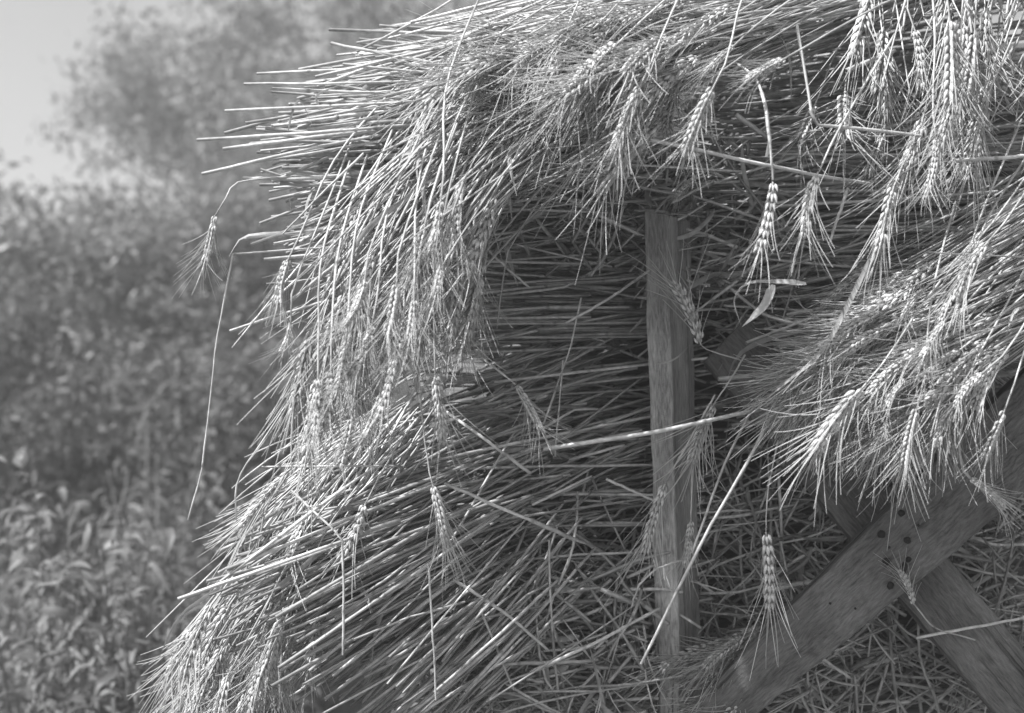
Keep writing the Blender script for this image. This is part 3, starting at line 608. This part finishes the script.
def woody(name, part, label, cat, group, base, center, rad, n_cl, n_leaf, cl_r, size, trunk_r, tonek=1.0, lean=0., shell=.5, asp=.5, extra=()):
    root = empty(name, base); tag(root, label, cat, group)
    Q_, pts, tn = clumps(center, rad, n_cl, n_leaf, cl_r, shell)
    for (c2, r2, a, b, cr) in extra:
        q2, p2, t2 = clumps(c2, r2, a, b, cr, shell); Q_ = np.vstack([Q_, q2]); pts = np.vstack([pts, p2]); tn = np.concatenate([tn, t2])
    pts[:, 2] = np.maximum(pts[:, 2], .05)
    m = MB(); leaf_mesh(m, pts, size, tn*tonek, asp=asp); put(part, m, M_LEAF, root, smooth=False)
    c = np.asarray(center, float); b = np.asarray(base, float)
    fork = b + (c-b)*.45; m = MB(); tube(m, catmull([b, b+(fork-b)*.5+[lean, 0, 0], fork], 8), np.linspace(trunk_r, trunk_r*.7, 8), 7, 1.0, True); put('trunk', m, M_BARK, root)
    m = MB()
    for q in Q_[rng.permutation(len(Q_))[:min(len(Q_), 60)]]:
        mid = fork*.5+q*.5 + rng.normal(0, .06, 3)*np.linalg.norm(q-fork) + [0, 0, .1*np.linalg.norm(q-fork)]
        tube(m, catmull([fork - (fork-b)*rng.uniform(0, .35), mid, q], 7), np.linspace(max(trunk_r*.4, .012), .004, 7), 5, 1.0)
    put('branch', m, M_BARK, root)
def at(px, py, D): return P(px, py, D)
gb = 'bushes behind the stack'; gt = 'trees beyond the bushes'; gw = 'tall weeds at the lower left'
def bush(label, px, py, D, rad, n_cl=60, n=7000, cr=.22, size=.07, tone=1.0, asp=.5):
    n = int(n*1.5); size *= .78; tone *= 1.1
    c = at(px, py, D); woody('bush', 'foliage', label, 'bush', gb, (c[0], c[1], 0), c, rad, n_cl, n, cr, size, .05, tone, asp=asp, extra=[((c[0], c[1], c[2]*.45), (rad[0]*.95, rad[1]*.9, c[2]*.5), n_cl//2, n//2, cr)])
bush('bush at the far left edge with sunlight painted into its leaf tone', 30, 300, 6.6, (.55, .6, .42), 40, 5200, .17, .075, 1.5)  # raised leaf tone stands in for the light falling on it
bush('rounded bush standing left of the bare forked sapling', 110, 330, 7.2, (.8, .8, .75), 60, 7500, .2, .07, 1.0)
bush('dense bush in the middle of the hedge behind the hanging straw', 250, 340, 7.6, (.9, .8, .8), 60, 8500, .2, .07, .9)
bush('dark bush half hidden behind the left edge of the stack', 360, 300, 7.4, (1.0, .8, 1.1), 60, 8000, .22, .075, .8)
bush('lower bush in front of the hedge with drooping leaves', 175, 445, 5.6, (.75, .6, .45), 50, 6500, .16, .07, .95)
bush('low leafy bush close to the foot of the stack', 290, 470, 5.0, (.65, .5, .5), 50, 5500, .15, .065, .85)
bush('low bush at the left edge below the pale one', 25, 420, 5.8, (.55, .5, .5), 40, 5000, .16, .07, .9)
bush('taller bush whose top meets the pale sky at the left', 65, 325, 9.0, (1.1, .9, .82), 60, 6500, .24, .08, 1.05)
bush('wide bush at the back of the hedge beneath the airy tree', 250, 310, 10.0, (1.4, 1.0, 1.05), 70, 9000, .28, .08, 1.0)
bush('tall bush farthest right in the hedge, behind the stack top', 420, 200, 9.5, (1.4, 1.0, 1.6), 70, 8000, .28, .085, .9)
def tree(label, px, py, D, rad, n_cl, n, cr, size, tone, extra=(), tr=.10, name='tree'):
    c = at(px, py, D); woody(name, 'crown', label, 'tree', gt, (c[0]+.25, c[1], 0), c, rad, n_cl, n, cr, size, tr, tone, lean=.1, shell=.25, asp=.4, extra=extra)
c1 = at(125, 105, 12); c2 = at(235, 150, 12)
tree('airy tree with thin feathery foliage rising into the sky at the upper left', 265, 80, 12.0, (1.25, 1.0, 1.45), 70, 4600, .22, .085, 1.1, [(c1, (.74, .7, .85), 42, 2500, .2), (c2, (1.0, .8, .9), 30, 2000, .22)], .035)
tree('leafy tree behind the jutting straw ends at the top', 395, 90, 13.5, (1.5, 1.2, 1.7), 80, 6000, .32, .09, 1.05)
tree('dark leaved tree cut off by the left edge', -95, 185, 8.0, (.6, .6, .42), 34, 2600, .15, .085, .75, name='tree')
tree('tree hidden for the most part behind the stack on the right', 700, 80, 14.0, (2.6, 1.4, 2.2), 80, 6500, .4, .1, .95)
# bare forked sapling and dry stems
def bare(label, lines, D, r, name='bare_sapling', cat='sapling'):
    base = P(*lines[0][0], D); root = empty(name, (base[0], base[1], 0)); tag(root, label, cat)
    for i, l in enumerate(lines):
        p = np.array([P(a, b, D + .04*k*(i % 2)) for k, (a, b) in enumerate(l)])
        if i == 0: p = np.vstack([[base[0], base[1], 0], p])
        m = MB(); tube(m, catmull(p, 14), np.linspace(r*(1 if i == 0 else .7), r*.4, 14), 6, 1.0, True); put('trunk' if i == 0 else 'branch', m, M_DEAD, root)
bare('bare pale sapling with a forked and hooked top standing before the hedge', [[(148, 560), (147, 480), (146, 412), (121, 377), (118, 365)], [(146, 412), (165, 385), (176, 378), (178, 358)], [(146, 412), (138, 440), (133, 460)]], 4.6, .0065)
bare('straight pale dry stem at the left of the stack foot', [[(158, 520), (157, 490), (157, 455)]], 4.2, .005, 'dead_sapling', 'sapling')
bare('pair of thin dry stems among the weeds below the sapling', [[(118, 545), (114, 500), (108, 470)], [(116, 520), (124, 495), (128, 470)]], 4.2, .005, 'dead_sapling', 'sapling')
bare('slanting dry stem behind the dangling straw', [[(186, 530), (192, 490), (200, 450), (205, 430)]], 4.4, .005, 'dead_sapling', 'sapling')
# weeds: upright stems with long leaves
def weed(label, px, py, D, n_l, leaf_l, tone, n_st=3, spread=.1, wide=.22, group=gw):
    topp = P(px, py, D); root = empty('weed', (topp[0], topp[1], 0)); tag(root, label, 'weed', group)
    ms, ml = MB(), MB(); n_l = int(n_l*5)
    for s in range(n_st+2):
        tp = topp + rng.normal(0, spread*1.3, 3)*[1, 1, .8]; b = np.array([topp[0]+rng.normal(0, spread*.4), topp[1]+rng.normal(0, spread*.4), 0])
        line = catmull([b, (b+tp)/2+rng.normal(0, .02, 3), tp], 12); tube(ms, line, np.linspace(.0035, .0015, 12), 5, 1.0)
        for i in range(n_l):
            q = line[0]+(line[-1]-line[0])*(.28+.72*i/n_l); a = i*2.4+rng.uniform(-.4, .4)
            d = norm(np.array([math.cos(a), math.sin(a), rng.uniform(-.5, 1.3)])); L = min(leaf_l, .135)*rng.uniform(.35, 1.0)*(1-.3*i/n_l); dr_ = rng.uniform(.1, 1.0)
            q = q + rng.normal(0, .035, 3); pts = catmull([q, q+d*L*.35+rng.normal(0, .05*L, 3), q+d*L*.75+[0, 0, -L*.3*dr_], q+d*L*.95+[0, 0, -L*dr_]+rng.normal(0, .08*L, 3)], 7)
            n = 7; t = norm(np.gradient(pts, axis=0)); sd_ = norm(np.cross(t, [0, 0, 1.0]) + rng.normal(0, .55, 3)); upn = np.cross(sd_, t)
            wv = (L*wide*.5*np.sin(np.linspace(.12, np.pi*.98, n))**.8)[:, None]
            v = np.stack([pts-sd_*wv+upn*wv*.35, pts, pts+sd_*wv+upn*wv*.35], 1).reshape(-1, 3); f = []
            for k in range(n-1): o = k*3; f += [(o, o+1, o+4, o+3), (o+1, o+2, o+5, o+4)]
            ml.add(v, f, tone*1.1*rng.uniform(.75, 1.3))
    put('stem', ms, M_WEED, root); put('foliage', ml, M_WEED, root)
weed('tall weed with broad upright leaves at the left edge', 50, 495, 3.0, 11, .17, 1.25, 3, .06, .24)
weed('leafy weed with long drooping leaves in the middle of the lower left', 130, 600, 2.7, 12, .15, 1.0, 4, .07)
weed('weed with hanging leaves nearest the foot of the stack', 190, 568, 3.0, 12, .14, .95, 4, .08)
weed('weed with small pale leaves in the bottom left corner', 40, 622, 2.6, 12, .12, 1.2, 4, .07)
weed('weed with narrow leaves standing behind the drooping one', 90, 552, 3.5, 12, .15, .95, 4, .09)
weed('weed growing at the bottom edge below the drooping leaves', 110, 648, 2.5, 10, .13, .95, 4, .07)
weed('shaded weed tucked against the lower left flank of the stack', 230, 538, 3.5, 12, .15, .85, 5, .1)
weed('pale leaved weed behind the one at the left edge', 20, 565, 3.6, 12, .16, 1.1, 4, .1)
weed('weed with crowded leaves between the dry stems', 150, 542, 3.9, 12, .16, .9, 5, .1)
weed('weed at the bottom edge right under the hanging straw', 175, 695, 2.7, 11, .12, .95, 4, .07)
weed('low weed spreading at the very bottom left', 65, 735, 2.5, 10, .12, 1.0, 5, .08)
weed('weed half hidden behind the trailing ears', 250, 645, 3.2, 12, .14, .85, 5, .09)
weed('weed in the second row behind the bottom left corner', 75, 578, 3.1, 12, .14, 1.05, 4, .08)
# grass under it all
gm = MB(); n = 5000
bx = np.stack([rng.uniform(-4.5, .3, n), rng.uniform(2.4, 8, n), np.zeros(n)], 1)
d = norm(np.stack([rng.normal(0, .3, n), rng.normal(0, .3, n), np.ones(n)], 1)); h = rng.uniform(.1, .4, n)[:, None]; sdv = norm(np.cross(d, rng.normal(0, 1, (n, 3))))
v = np.stack([bx-sdv*.004, bx+sdv*.004, bx+d*h+sdv*.001+[0, 0, 0], bx+d*h-sdv*.001], 1).reshape(-1, 3)
gm.add(v, [(i*4, i*4+1, i*4+2, i*4+3) for i in range(n)], np.repeat(rng.uniform(.7, 1.3, n), 4))
tag(put('grass', gm, M_WEED, smooth=False), 'rough grass growing under the bushes and weeds', 'grass', kind='stuff')

# ================================================================== the hazy summer air
def haze():
    m, t, out = nodemat('hazy_air'); v = N(t, 'ShaderNodeVolumePrincipled'); v.inputs['Color'].default_value = (.95, .95, .95, 1); v.inputs['Density'].default_value = .018; v.inputs['Anisotropy'].default_value = .2
    t.links.new(v.outputs[0], out.inputs['Volume'])
    x, y0, y1, z0, z1 = 210, -210, 210, -1.0, 8.0
    vs = [(a, b, c) for c in (z0, z1) for b in (y0, y1) for a in (-x, x)]
    me = bpy.data.meshes.new('haze'); me.from_pydata(vs, [], [(0, 2, 3, 1), (4, 5, 7, 6), (0, 1, 5, 4), (2, 6, 7, 3), (0, 4, 6, 2), (1, 3, 7, 5)])
    tag(link('haze', me, m), 'thin summer haze softening the bushes and trees', 'haze', kind='stuff')
haze()
